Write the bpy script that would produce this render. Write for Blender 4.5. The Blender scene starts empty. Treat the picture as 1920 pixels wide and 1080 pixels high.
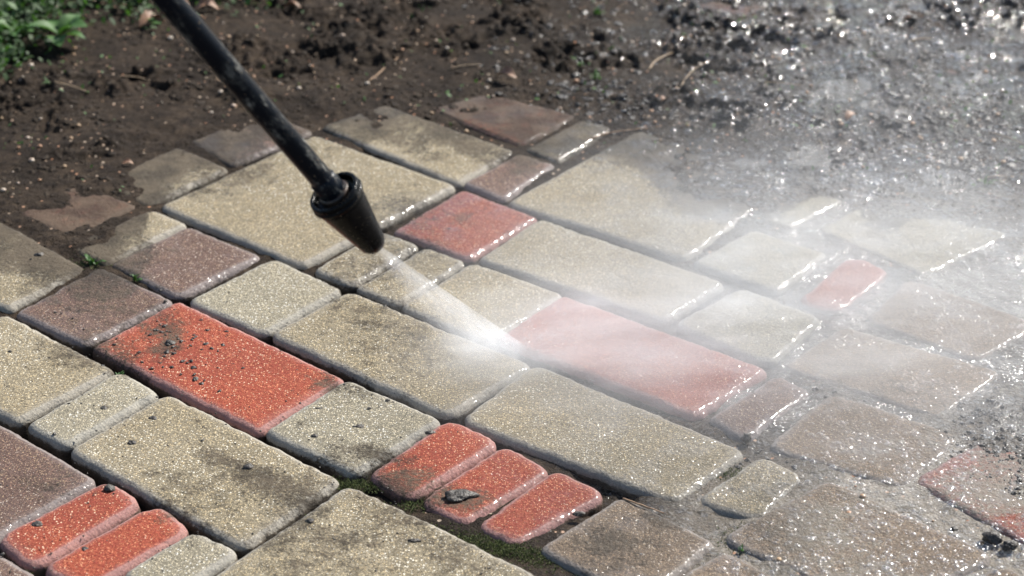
import bpy, bmesh, math, random
import numpy as np
from mathutils import Vector, Matrix

random.seed(7)
RNG = np.random.default_rng(11)
S = bpy.context.scene
C = S.collection

# ------------------------------------------------------------------ camera
CAM_H = 1.0
PITCH = math.radians(61.7)
FPX = 3500.0
cam = bpy.data.cameras.new('camera')
cam.sensor_width = 36.0
cam.lens = 36.0 * FPX / 1920.0
cam.clip_start = 0.05
cam.clip_end = 500
cam.dof.use_dof = True
cam.dof.focus_distance = 1.84
cam.dof.aperture_fstop = 5.8
co = bpy.data.objects.new('camera', cam)
C.objects.link(co)
co.location = (0, 0, CAM_H)
co.rotation_euler = (PITCH, 0, 0)
S.camera = co

# ------------------------------------------------------------------ light
SUN_EL = math.radians(42)
SUN_AZ = math.radians(46)          # from +x towards +y
w = bpy.data.worlds.new('World'); S.world = w; w.use_nodes = True
nt = w.node_tree; nt.nodes.clear()
sky = nt.nodes.new('ShaderNodeTexSky'); sky.sky_type = 'NISHITA'; sky.sun_disc = False
sky.sun_elevation = SUN_EL
sky.sun_rotation = math.radians(90) - SUN_AZ
bg = nt.nodes.new('ShaderNodeBackground'); bg.inputs['Strength'].default_value = 0.08
wo = nt.nodes.new('ShaderNodeOutputWorld')
nt.links.new(sky.outputs[0], bg.inputs[0]); nt.links.new(bg.outputs[0], wo.inputs[0])
sl = bpy.data.lights.new('sun', 'SUN'); sl.energy = 5.0; sl.angle = math.radians(0.6)
sl.color = (1.0, 0.96, 0.89)
so = bpy.data.objects.new('sun', sl); C.objects.link(so)
sd = Vector((math.cos(SUN_AZ)*math.cos(SUN_EL), math.sin(SUN_AZ)*math.cos(SUN_EL), math.sin(SUN_EL)))
so.rotation_euler = sd.to_track_quat('Z', 'Y').to_euler()
so.location = sd*10
S.view_settings.view_transform = 'Standard'
S.view_settings.look = 'None'
S.view_settings.exposure = 0.95
S.view_settings.gamma = 1.0
S.cycles.use_denoising = True
S.cycles.denoiser = 'OPENIMAGEDENOISE'
S.cycles.max_bounces = 6
S.cycles.transmission_bounces = 4
S.cycles.transparent_max_bounces = 10
S.cycles.volume_bounces = 4
S.cycles.diffuse_bounces = 3
S.cycles.glossy_bounces = 3
S.cycles.adaptive_threshold = 0.02
S.cycles.sample_clamp_indirect = 4
S.cycles.volume_step_rate = 1.0
S.cycles.volume_max_steps = 64

# ------------------------------------------------------------------ projection helpers
cp, sp = math.cos(PITCH), math.sin(PITCH)
def ray(x, y):
    dx = (x-960)/FPX; dy = -(y-540)/FPX
    return np.array([dx, cp*dy+sp, sp*dy-cp])
def gp(x, y, z=0.0):
    d = ray(x, y); t = (z-CAM_H)/d[2]
    return np.array([d[0]*t, d[1]*t, z])
def at(x, y, dist):
    d = ray(x, y); d = d/np.linalg.norm(d)
    return np.array([0, 0, CAM_H]) + d*dist
def px(X, Y, Z):
    X = np.asarray(X, float); Y = np.asarray(Y, float); Z = np.asarray(Z, float)-CAM_H
    cy = cp*Y + sp*Z          # camera y
    cz = -sp*Y + cp*Z         # camera z (negative in front)
    return 960+FPX*X/(-cz), 540-FPX*cy/(-cz)

# ------------------------------------------------------------------ numpy noise
def _h(ix, iy, s):
    n = (ix.astype(np.int64)*374761393 + iy.astype(np.int64)*668265263 + s*2147483647) & 0xffffffff
    n = ((n ^ (n >> 13))*1274126177) & 0xffffffff
    n = (n ^ (n >> 16)) & 0xffffffff
    return n/4294967295.0
def vn(x, y, s=0):
    x = np.asarray(x, float); y = np.asarray(y, float)
    ix = np.floor(x); iy = np.floor(y); fx = x-ix; fy = y-iy
    ix = ix.astype(np.int64); iy = iy.astype(np.int64)
    u = fx*fx*fx*(fx*(fx*6-15)+10); v = fy*fy*fy*(fy*(fy*6-15)+10)
    a = _h(ix, iy, s); b = _h(ix+1, iy, s); c = _h(ix, iy+1, s); d = _h(ix+1, iy+1, s)
    return (a*(1-u)+b*u)*(1-v)+(c*(1-u)+d*u)*v
def fbm(x, y, s=0, o=4, g=0.5):
    t = 0; a = 1; n = 0
    for k in range(o):
        t = t + a*vn(x*2**k+k*17.3, y*2**k+k*9.1, s+k); n += a; a *= g
    return t/n
def worley(x, y, s=0):
    x = np.asarray(x, float); y = np.asarray(y, float)
    ix = np.floor(x).astype(np.int64); iy = np.floor(y).astype(np.int64)
    best = np.full(x.shape, 9.0); idv = np.zeros(x.shape)
    for a in (-1, 0, 1):
        for b in (-1, 0, 1):
            jx = ix+a; jy = iy+b
            d = (jx+_h(jx, jy, s)-x)**2 + (jy+_h(jx, jy, s+5)-y)**2
            m = d < best
            best = np.where(m, d, best); idv = np.where(m, _h(jx, jy, s+9), idv)
    return np.sqrt(best), idv
def ss(a, b, x):
    t = np.clip((x-a)/(b-a), 0, 1); return t*t*(3-2*t)

# ------------------------------------------------------------------ soil level, from marks along the place (image px, mm)
CTRL = [(300,425,-9),(235,450,-5),(340,405,-9),(390,338,-9),(330,365,-8),(350,320,-4),(490,285,-8),(540,250,-6),(650,245,-5),(700,300,-10),(760,235,-5),(900,235,-4),(1000,225,-4),(1090,245,-4),(120,480,-5),(40,440,-5),(300,600,-15),(120,600,-10),(450,660,-15),(800,500,-13),(700,750,-16),(1100,480,-12),(250,1000,-16),(60,800,-12),(900,620,-13),
 (1200,650,-11),(1400,590,-9),(1450,500,-8),(1480,580,-7),(1590,600,-7),(1400,700,-9),(1500,740,-5),(1530,720,-3),(1430,850,-5),(1600,880,-3.5),(1440,980,-2.8),(1560,900,-2.4),(1700,1000,-6),(1870,1040,-6),(1000,1010,-6),(1150,930,-8),
 (1350,950,-5.5),(1480,900,-2.5),(1500,960,-2.5),(1650,930,-2.4),(1650,1010,-5),(1300,1050,-6),(1180,1000,-7),(1000,1040,-5),(750,910,-7),(880,1000,-5),(1240,960,-2),
 (650,900,-8),(1700,700,-6),(1830,690,-4.5),(1800,810,-2),(1870,820,1.0),(1905,770,1.0),(1880,1000,-4),(1780,980,-5),(1850,900,-2.4),(1780,870,-3.5),(1930,900,1),(1650,830,-5),
 (170,480,-3),(1550,400,-6),(1750,450,-6),(1850,500,-5.5),(1900,620,-6),(1900,440,-4),
 (900,330,-9),(600,250,-6),(520,300,-9),(1100,330,-9),(1020,290,-4),(1000,240,-2.0),(800,200,-1.6),(870,190,-0.2),(1080,220,-0.6),(1180,245,-1.2),(700,215,-2),
 (250,420,-1.0),(200,440,1.5),(285,375,-1.2),(240,360,1.5),(330,290,-1.0),(300,270,1.5),(420,262,-1.8),(420,225,1.5),(500,215,0.6),
 (90,412,-2.6),(60,408,-2.2),(120,412,-2),(70,370,2.2),(20,395,1.5),(150,455,1.2),(100,445,0.6),(0,400,0),(200,340,3),(60,290,4),(180,250,6),(330,220,7),(480,180,8),
 (620,180,4),(750,160,4),(900,150,5),(1050,150,6),(1180,190,4),(1300,250,0.6),(1380,290,0.2),(1440,330,1),(1500,325,3),(1580,330,3),
 (1250,170,7),(1400,220,7),(1550,260,4),(1650,330,2),(1700,280,4),(1800,300,2),(1780,350,0),(1880,340,4),(1900,260,3),(1700,200,3),
 (1560,200,4),(1790,130,-0.5),(1850,140,0.5),(1900,100,5),(1650,130,7),(200,150,12),(60,130,13),(400,80,16),(700,80,12),(1000,60,10),
 (1300,70,9),(1600,50,8),(1860,30,8),(100,20,22),(-200,600,-10),(2050,600,-4),(2050,300,3),(2050,900,1),(-150,300,5),(-150,1000,-14),(600,1080,-14)]
_cx = np.array([c[0] for c in CTRL], float); _cy = np.array([c[1] for c in CTRL], float); _cz = np.array([c[2] for c in CTRL])/1000
def soil_base(X, Y):
    x, y = px(X, Y, 0*np.asarray(X)); y = np.clip(y, -150, 1150)
    num = np.zeros_like(x); den = np.zeros_like(x)
    for a, b, z in zip(_cx, _cy, _cz):
        wgt = 1/(((x-a)**2 + 2.2*(y-b)**2)+200)**1.8
        num += wgt*z; den += wgt
    z = num/den
    return z-.022*ss(-.006, -.012, z)
def soil_height(X, Y):
    b = soil_base(X, Y)
    x, y = px(X, Y, 0*X)
    out = ss(0.0005, 0.006, b)                       # loose soil zone
    wx = X + 0.012*(vn(X*40, Y*40, 3)-.5); wy = Y + 0.012*(vn(X*40, Y*40, 4)-.5)
    n1 = fbm(wx*9, wy*9, 20, 3)-.5
    n2 = fbm(wx*38, wy*38, 30, 4)-.5
    w1, i1 = worley(wx*55, wy*55, 40)
    w2, i2 = worley(wx*120, wy*120, 50)
    clump = ss(.42, .62, vn(wx*11, wy*11, 61)*.6+vn(wx*23, wy*23, 62)*.4)
    w3, i3 = worley(wx*230, wy*230, 55)
    crumbs = (np.clip(.6-w1, 0, 1)*i1*.020 + np.clip(.55-w2, 0, 1)*i2*.010 + np.clip(.55-w3, 0, 1)*i3*.0045)*clump - .010*ss(.6, .75, vn(wx*30, wy*30, 66))*clump
    z = b + out*(n1*.012 + n2*.012*(.35+.65*clump) + crumbs*1.2)
    z += (1-out)*((fbm(X*60, Y*60, 70, 4, .42)-.5)*.0042 + (fbm(X*14, Y*14, 71, 2)-.5)*.003)
    sm = ss(1450, 1700, x)*ss(300, 360, y)*(1-ss(650, 720, y))
    return z*(1-.0*sm)

# ------------------------------------------------------------------ object helpers
def link(name, me, mat=None, parent=None):
    o = bpy.data.objects.new(name, me); C.objects.link(o)
    if mat is not None and me is not None and not me.materials: me.materials.append(mat)
    if parent is not None: o.parent = parent
    return o
def tag(o, label=None, cat=None, group=None, kind=None):
    for k, v in (('label', label), ('category', cat), ('group', group), ('kind', kind)):
        if v: o[k] = v
    return o
def npmesh(name, V, F, smooth=True):
    me = bpy.data.meshes.new(name)
    V = np.asarray(V, np.float32); F = np.asarray(F, np.int32)
    me.vertices.add(len(V)); me.vertices.foreach_set('co', V.ravel())
    k = F.shape[1]
    me.loops.add(F.size); me.loops.foreach_set('vertex_index', F.ravel())
    me.polygons.add(len(F))
    me.polygons.foreach_set('loop_start', np.arange(0, F.size, k, dtype=np.int32))
    if smooth: me.polygons.foreach_set('use_smooth', np.ones(len(F), bool))
    me.update(calc_edges=True); me.validate()
    return me
def attr(me, name, vals):
    a = me.attributes.new(name, 'FLOAT', 'POINT'); a.data.foreach_set('value', np.asarray(vals, np.float32))
def recenter(o, p):
    p = Vector(p); o.data.transform(Matrix.Translation(-p)); o.location = p

class N:
    """small node-graph writer"""
    def __init__(s, name):
        s.m = bpy.data.materials.new(name); s.m.use_nodes = True; s.t = s.m.node_tree; s.t.nodes.clear()
        s.out = s.t.nodes.new('ShaderNodeOutputMaterial')
    def n(s, typ, **k):
        nd = s.t.nodes.new(typ)
        ins = k.pop('i', {})
        for a, v in k.items(): setattr(nd, a, v)
        for a, v in ins.items():
            if isinstance(v, bpy.types.NodeSocket): s.t.links.new(v, nd.inputs[a])
            else: nd.inputs[a].default_value = v
        return nd
    def mth(s, op, a, b=None, c=None, clamp=False):
        nd = s.t.nodes.new('ShaderNodeMath'); nd.operation = op; nd.use_clamp = clamp
        for q, v in enumerate((a, b, c)):
            if v is None: continue
            if isinstance(v, bpy.types.NodeSocket): s.t.links.new(v, nd.inputs[q])
            else: nd.inputs[q].default_value = v
        return nd.outputs[0]
    def mix(s, f, a, b, mode='MIX'):
        nd = s.t.nodes.new('ShaderNodeMix'); nd.data_type = 'RGBA'; nd.blend_type = mode; nd.clamp_result = False
        for q, v in ((0, f), (6, a), (7, b)):
            if isinstance(v, bpy.types.NodeSocket): s.t.links.new(v, nd.inputs[q])
            else: nd.inputs[q].default_value = v if q == 0 else (*v, 1) if len(v) == 3 else v
        return nd.outputs[2]
    def ramp(s, v, a, b, lo=0., hi=1.):
        nd = s.t.nodes.new('ShaderNodeMapRange'); nd.interpolation_type = 'SMOOTHSTEP'
        s.t.links.new(v, nd.inputs[0])
        for q, x in zip((1, 2, 3, 4), (a, b, lo, hi)): nd.inputs[q].default_value = x
        return nd.outputs[0]
    def pos(s): return s.n('ShaderNodeNewGeometry').outputs['Position']
    def noise(s, vec, scale, detail=3, rough=.5, out='Fac'):
        return s.n('ShaderNodeTexNoise', i={'Vector': vec, 'Scale': scale, 'Detail': detail, 'Roughness': rough}).outputs[out]
    def vor(s, vec, scale, out='Distance', feature='F1', rnd=1.0):
        return s.n('ShaderNodeTexVoronoi', feature=feature, i={'Vector': vec, 'Scale': scale, 'Randomness': rnd}).outputs[out]
    def att(s, name): return s.n('ShaderNodeAttribute', attribute_name=name).outputs['Fac']
    def bsdf(s, **i):
        nd = s.n('ShaderNodeBsdfPrincipled', i={k.replace('_', ' '): v for k, v in i.items()})
        s.t.links.new(nd.outputs[0], s.out.inputs['Surface']); return nd
    def bump(s, h, dist=.001, strength=1.0, normal=None):
        i = {'Height': h, 'Distance': dist, 'Strength': strength}
        if normal is not None: i['Normal'] = normal
        return s.n('ShaderNodeBump', i=i).outputs[0]

# ------------------------------------------------------------------ materials
def paver_mat(name, base, base2, grains, dark, gfrac=.5):
    g = N(name); P = g.pos()
    big = g.noise(P, 9, 3)
    col = g.mix(g.ramp(big, .35, .65), base, base2)
    rnd = g.n('ShaderNodeObjectInfo').outputs['Random']
    col = g.mix(g.ramp(rnd, 0, 1, .0, .28), col, tuple(c*.45 for c in base))
    col = g.mix(g.ramp(g.noise(P, 34, 5, .7), .5, .72, 0, .35), col, dark)
    fine = g.noise(P, 420, 2, .6)
    col = g.mix(g.ramp(fine, .40, .60, 0, .85), col, dark)
    edge = g.att('edge')                                      # 1 on the cement skin of the rounded rim
    vis = g.mth('SUBTRACT', 1.0, g.mth('MULTIPLY', edge, .72))
    # aggregate, two sizes, each grain its own colour
    for sc, thr, frac in ((430, .40, gfrac), (230, .26, gfrac*.45), (800, .42, gfrac*.8)):
        v = g.n('ShaderNodeTexVoronoi', i={'Vector': P, 'Scale': float(sc)})
        sep = g.n('ShaderNodeSeparateColor', i={0: v.outputs['Color']})
        pick = g.mth('LESS_THAN', sep.outputs[0], frac)
        inside = g.ramp(v.outputs['Distance'], thr, thr-.12)
        m = g.mth('MULTIPLY', g.mth('MULTIPLY', pick, inside), vis)
        gc = g.mix(g.ramp(sep.outputs[1], .35, .65), grains[0], grains[1])
        gc = g.mix(g.mth('GREATER_THAN', sep.outputs[2], .86), gc, grains[2])
        col = g.mix(m, col, gc)
    # pits
    pit = g.noise(P, 750, 1, .5)
    col = g.mix(g.ramp(pit, .58, .70, 0, .7), col, tuple(c*.3 for c in dark))
    # cement skin of the rim, paled further to paint in the sunlit bevels
    col = g.mix(g.mth('MULTIPLY', edge, .45), col, tuple(.45*c+.55*.44 for c in base))
    wet = g.att('wet'); dirt_dark = g.att('dirt_dark')
    dn = g.noise(P, 55, 5, .65); dn2 = g.noise(P, 260, 3, .6)
    dm = g.ramp(g.mth('ADD', dirt_dark, g.mth('ADD', g.mth('MULTIPLY', g.mth('SUBTRACT', dn, .5), 1.1), g.mth('MULTIPLY', g.mth('SUBTRACT', dn2, .5), .7))), .30, .66)
    dm = g.mth('MULTIPLY', dm, g.ramp(g.noise(P, 170, 4, .7), .3, .62, .45, .95))
    dm = g.mth('MAXIMUM', dm, g.ramp(g.mth('ADD', dirt_dark, g.mth('MULTIPLY', g.mth('SUBTRACT', dn, .5), .9)), .45, 1.0, 0, .93))
    mudc = g.mix(g.ramp(g.noise(P, 22, 3), .4, .6), (.032, .024, .016), (.068, .052, .035))
    mudc = g.mix(g.att('splash'), mudc, (.21, .185, .150))
    col = g.mix(dm, col, mudc)
    wcol = g.mix(g.mth('MULTIPLY', wet, .36), col, (0.0, 0.0, 0.0))
    rough = g.mth('SUBTRACT', .85, g.mth('MULTIPLY', wet, .22))
    hh = g.mth('ADD', g.mth('MULTIPLY', g.noise(P, 340, 4, .7), 1.3), g.mth('MULTIPLY', g.vor(P, 240), .5))
    hh = g.mth('ADD', hh, g.mth('MULTIPLY', dm, g.noise(P, 130, 4)))
    nb = g.bump(hh, .0011, 1.0)
    # wet film: smoother, undulating coat with droplets
    dv = g.n('ShaderNodeTexVoronoi', feature='SMOOTH_F1', i={'Vector': P, 'Scale': 160.0})
    film = g.mth('ADD', g.mth('MULTIPLY', g.noise(P, 65, 2, .5), 1.0), g.mth('MULTIPLY', g.ramp(dv.outputs['Distance'], .45, .1), .35))
    cb = g.n('ShaderNodeBump', i={'Height': film, 'Distance': .0045, 'Strength': g.ramp(g.att('splash'), 0, 1, .55, 1.0)}).outputs[0]
    b = g.bsdf(Base_Color=wcol, Roughness=rough, Normal=nb)
    b.inputs['Specular IOR Level'].default_value = .25
    patch = g.ramp(g.noise(P, 18, 3, .6), .45, .62, .06, 1.0)
    patch = g.mth('MAXIMUM', patch, g.mth('MULTIPLY', edge, .8))
    g.t.links.new(g.mth('MULTIPLY', g.mth('MULTIPLY', wet, .9), patch), b.inputs['Coat Weight'])
    b.inputs['Coat Roughness'].default_value = .10; b.inputs['Coat IOR'].default_value = 1.42
    g.t.links.new(cb, b.inputs['Coat Normal'])
    return g.m
M = {}
M['beige'] = paver_mat('beige_concrete', (.222, .187, .126), (.258, .222, .158), ((.50, .41, .26), (.38, .29, .16), (.66, .62, .52)), (.13, .107, .070))
M['grey'] = paver_mat('grey_beige_concrete', (.238, .210, .150), (.268, .240, .175), ((.50, .43, .30), (.42, .36, .25), (.62, .60, .54)), (.135, .12, .09))
M['red'] = paver_mat('red_concrete', (.270, .064, .031), (.205, .050, .028), ((.50, .23, .12), (.44, .13, .07), (.62, .46, .32)), (.19, .030, .018), .34)
M['brown'] = paver_mat('brown_concrete', (.130, .078, .060), (.165, .105, .080), ((.34, .24, .15), (.24, .14, .10), (.48, .40, .33)), (.08, .046, .037), .42)

M['brown3'] = paver_mat('wet_brown_concrete', (.170, .122, .080), (.215, .158, .108), ((.38, .28, .18), (.27, .18, .12), (.5, .43, .35)), (.11, .08, .058), .42)
def soil_mat():
    g = N('wet_soil'); P = g.pos()
    wet = g.att('wet'); pale = g.att('pale'); h = g.att('high')
    n1 = g.noise(P, 14, 4, .6); n2 = g.noise(P, 90, 5, .7); n3 = g.noise(P, 420, 3, .7)
    c = g.mix(g.ramp(n1, .35, .65), (.022, .016, .011), (.052, .037, .025))
    c = g.mix(g.ramp(n2, .35, .7), c, (.014, .010, .008))
    c = g.mix(g.ramp(n3, .58, .75, 0, .5), c, (.12, .09, .06))
    c = g.mix(g.mth('MULTIPLY', h, .5), c, (.022, .018, .015))
    gc = g.mix(g.ramp(n3, .4, .6), (.20, .175, .14), (.30, .27, .23))
    c = g.mix(g.mth('MULTIPLY', pale, g.ramp(n2, .25, .6, .55, 1)), c, gc)
    v = g.n('ShaderNodeTexVoronoi', i={'Vector': P, 'Scale': 150.0})
    sep = g.n('ShaderNodeSeparateColor', i={0: v.outputs['Color']})
    gm = g.mth('MULTIPLY', g.mth('GREATER_THAN', sep.outputs[0], .93), g.ramp(v.outputs['Distance'], .34, .22))
    c = g.mix(gm, c, g.mix(sep.outputs[1], (.42, .34, .26), (.34, .17, .10)))
    rough = g.mth('SUBTRACT', .85, g.mth('MULTIPLY', wet, .3))
    hh = g.mth('ADD', n2, g.mth('MULTIPLY', n3, .45))
    nb = g.bump(hh, .006, 1.0)
    film = g.mth('ADD', g.noise(P, 80, 2, .5), g.mth('MULTIPLY', g.vor(P, 150), .7))
    cb = g.bump(film, .020, 1.0)
    b = g.bsdf(Base_Color=c, Roughness=rough, Normal=nb)
    b.inputs['Coat Roughness'].default_value = .085; b.inputs['Coat IOR'].default_value = 1.6
    b.inputs['Specular IOR Level'].default_value = .1
    g.t.links.new(g.ramp(wet, .30, .9), b.inputs['Coat Weight'])
    g.t.links.new(cb, b.inputs['Coat Normal'])
    return g.m
M['soil'] = soil_mat()

def simple(name, c1, c2, sc=60, rough=.7, bump=.001, **k):
    g = N(name); P = g.n('ShaderNodeTexCoord').outputs['Object']
    n = g.noise(P, sc, 4, .6)
    c = g.mix(g.ramp(n, .35, .65), c1, c2)
    b = g.bsdf(Base_Color=c, Roughness=rough, Normal=g.bump(n, bump, 1.0))
    for a, v in k.items(): b.inputs[a.replace('_', ' ')].default_value = v
    return g.m
M['clod'] = simple('wet_mud_clod', (.018, .015, .012), (.050, .040, .030), 260, .45, .002)
M['lump'] = simple('soil_lump', (.012, .009, .007), (.045, .032, .021), 240, .75, .004, **{'Specular_IOR_Level': .15})
M['wetlump'] = simple('wet_soil_lump', (.010, .009, .008), (.040, .031, .024), 240, .30, .004)
M['ground'] = simple('far_soil', (.04, .03, .022), (.08, .06, .042), 8, .8, .01)
M['bed'] = simple('sand_bed', (.035, .03, .025), (.06, .05, .04), 90, .9)
M['straw'] = simple('dry_straw', (.20, .13, .07), (.28, .20, .12), 90, .6)
M['twig'] = simple('brown_twig', (.16, .09, .05), (.30, .19, .11), 90, .7)
M['dryleaf'] = simple('dry_leaf', (.17, .085, .045), (.27, .16, .10), 90, .6)
M['pebble'] = simple('pebble_stone', (.40, .34, .27), (.30, .20, .14), 40, .45)
M['tan'] = simple('tan_grit', (.30, .20, .11), (.26, .13, .065), 40, .5)
M['leaf'] = simple('green_leaf', (.024, .072, .010), (.048, .12, .02), 60, .62, .001, Subsurface_Weight=.0)
M['leafdark'] = simple('dark_green_leaf', (.014, .038, .008), (.032, .065, .014), 60, .7)
M['moss'] = simple('moss_green', (.045, .065, .018), (.11, .13, .035), 400, .9)
def leaf_trans(m):
    t = m.node_tree; b = [n for n in t.nodes if n.type == 'BSDF_PRINCIPLED'][0]
    tr = t.nodes.new('ShaderNodeBsdfTranslucent'); tr.inputs[0].default_value = (.07, .18, .02, 1)
    mx = t.nodes.new('ShaderNodeMixShader'); mx.inputs[0].default_value = .25
    o = [n for n in t.nodes if n.type == 'OUTPUT_MATERIAL'][0]
    t.links.new(b.outputs[0], mx.inputs[1]); t.links.new(tr.outputs[0], mx.inputs[2]); t.links.new(mx.outputs[0], o.inputs[0])
leaf_trans(M['leaf']); leaf_trans(M['leafdark'])

def plastic(name, base, rough, scr, coat):
    g = N(name); P = g.n('ShaderNodeTexCoord').outputs['Object']
    mp = g.n('ShaderNodeMapping', i={'Vector': P}); mp.inputs['Scale'].default_value = (1, 1, .35)
    n = g.noise(mp.outputs[0], 130, 6, .75); n2 = g.noise(P, 38, 4, .6); n3 = g.noise(P, 620, 2, .6)
    m = g.mth('MULTIPLY', g.ramp(n, .50, .68), g.ramp(n2, .42, .62))
    c = g.mix(g.mth('MULTIPLY', m, scr), base, (.34, .33, .29))
    c = g.mix(g.ramp(n3, .68, .73, 0, .8), c, (.26, .19, .12))
    r = g.mth('ADD', rough, g.mth('MULTIPLY', m, .3))
    b = g.bsdf(Base_Color=c, Roughness=r, Normal=g.bump(g.mth('ADD', n, n3), .0003, 1.0))
    b.inputs['Coat Weight'].default_value = coat; b.inputs['Specular IOR Level'].default_value = .13
    return g.m
M['tube'] = plastic('black_scuffed_tube', (.004, .006, .010), .28, .7, .0)
M['nozzle'] = plastic('black_wet_plastic', (.003, .0034, .004), .20, .06, .0)
M['brass'] = simple('dark_grimy_metal', (.05, .03, .02), (.02, .018, .016), 200, .4, .0005, Metallic=.3)

def water_mat():
    g = N('muddy_water'); P = g.pos()
    mp = g.n('ShaderNodeMapping', i={'Vector': P}); mp.inputs['Rotation'].default_value = (0, 0, .5); mp.inputs['Scale'].default_value = (1, 2.2, 1)
    n1 = g.noise(mp.outputs[0], 26, 3, .55); n2 = g.noise(P, 62, 3, .5)
    act = g.ramp(g.noise(P, 7, 2), .36, .58, .12, 1)
    n3 = g.noise(P, 240, 2, .5)
    hgt = g.mth('ADD', g.mth('MULTIPLY', n1, .9), g.mth('MULTIPLY', g.mth('MULTIPLY', g.mth('ADD', n2, g.mth('MULTIPLY', n3, .25)), act), 3.0))
    c = g.mix(g.ramp(g.noise(P, 12, 3), .35, .65), (.11, .10, .088), (.18, .17, .155))
    nb = g.bump(hgt, .0055, 1.0)
    di = g.n('ShaderNodeBsdfDiffuse', i={'Color': c}); tr = g.n('ShaderNodeBsdfTransparent', i={'Color': (.9, .88, .84, 1)})
    m1 = g.n('ShaderNodeMixShader', i={0: .5, 1: tr.outputs[0], 2: di.outputs[0]})
    gl = g.n('ShaderNodeBsdfGlossy', i={'Color': (1, 1, 1, 1), 'Roughness': .09, 'Normal': nb})
    fr = g.n('ShaderNodeFresnel', i={'IOR': 1.4, 'Normal': nb}).outputs[0]
    bf = g.n('ShaderNodeNewGeometry').outputs['Backfacing']
    m2 = g.n('ShaderNodeMixShader', i={0: g.mth('MULTIPLY', fr, g.mth('SUBTRACT', 1.0, bf)), 1: m1.outputs[0], 2: gl.outputs[0]})
    g.t.links.new(m2.outputs[0], g.out.inputs['Surface'])
    return g.m
M['water'] = water_mat()
def drop_mat(name='water_bead', ior=1.55, rough=.12):
    g = N(name)
    fr = g.n('ShaderNodeFresnel', i={'IOR': ior}).outputs[0]
    fr = g.mth('MULTIPLY', fr, g.mth('SUBTRACT', 1.0, g.n('ShaderNodeNewGeometry').outputs['Backfacing']))
    gl = g.n('ShaderNodeBsdfGlossy', i={'Color': (1, 1, 1, 1), 'Roughness': rough})
    tr = g.n('ShaderNodeBsdfTransparent')
    mx = g.n('ShaderNodeMixShader', i={0: fr})
    g.t.links.new(tr.outputs[0], mx.inputs[1]); g.t.links.new(gl.outputs[0], mx.inputs[2])
    g.t.links.new(mx.outputs[0], g.out.inputs['Surface'])
    return g.m
M['drop'] = drop_mat()
M['splash'] = drop_mat('water_splash', 1.6, .10)

# ------------------------------------------------------------------ ground far around
me = npmesh('ground', [(-150, -150, -.075), (150, -150, -.075), (150, 150, -.075), (-150, 150, -.075)], [(0, 1, 2, 3)], False)
tag(link('ground', me, M['ground']), 'dark garden ground reaching away all round the paving', kind='structure')

# ------------------------------------------------------------------ soil sheet
def soil_sheet():
    dy = .00108
    ys = 1.12*np.exp(np.arange(0, math.log(3.6/1.12), dy))
    s = np.arange(-.36, .36+1e-6, dy)
    Sg, Yg = np.meshgrid(s, ys)
    X = (Sg*Yg).ravel(); Y = Yg.ravel()
    X = X*1.05
    Z = soil_height(X, Y)
    # skirt down to the far ground
    nx, ny = len(s), len(ys)
    Zr = Z.reshape(ny, nx).copy()
    for a in (0, -1): Zr[a, :] = -.08; Zr[:, a] = -.08
    idx = np.arange(nx*ny).reshape(ny, nx)
    F = np.stack([idx[:-1, :-1], idx[:-1, 1:], idx[1:, 1:], idx[1:, :-1]], -1).reshape(-1, 4)
    me = npmesh('soil', np.stack([X, Y, Zr.ravel()], 1), F)
    x, y = px(X, Y, 0*X)
    wet = ss(700, 1500, x+.25*y-60)*.75 + .25*ss(1400, 1700, x)
    wet = np.clip(wet+.28*(fbm(X*8, Y*8, 81)-.5)*2, 0.0, 1)
    pale = .8*ss(1150, 1400, x)*ss(800, 900, y) + .7*ss(1500, 1650, x)*ss(700, 780, y)*(1-ss(1790, 1850, x)*(1-ss(880, 960, y)))
    pale = np.clip(pale*(.7+.6*(vn(X*30, Y*30, 82)-.2)), 0, 1)
    pale = np.maximum(pale, .35*ss(1300, 1600, x)*ss(330, 380, y))
    b = soil_base(X, Y)
    attr(me, 'wet', wet); attr(me, 'pale', pale); attr(me, 'high', ss(.003, .012, Z-b))
    o = link('soil', me, M['soil'])
    tag(o, 'wet dark brown muddy soil around and between the pavers', kind='structure')
soil_sheet()

# ------------------------------------------------------------------ pavement
def box_mesh(name, x0, x1, y0, y1, z0, z1):
    v = [(x, y, z) for z in (z0, z1) for y in (y0, y1) for x in (x0, x1)]
    return npmesh(name, v, [(0, 2, 3, 1), (4, 5, 7, 6), (0, 1, 5, 4), (2, 6, 7, 3), (0, 4, 6, 2), (1, 3, 7, 5)], False)
pave = link('pavement', box_mesh('pavement', -.8, .9, 1.16, 3.0, -.072, -.062), M['bed'])
tag(pave, 'old garden pavement of coloured rounded concrete pavers', kind='structure')

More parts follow.
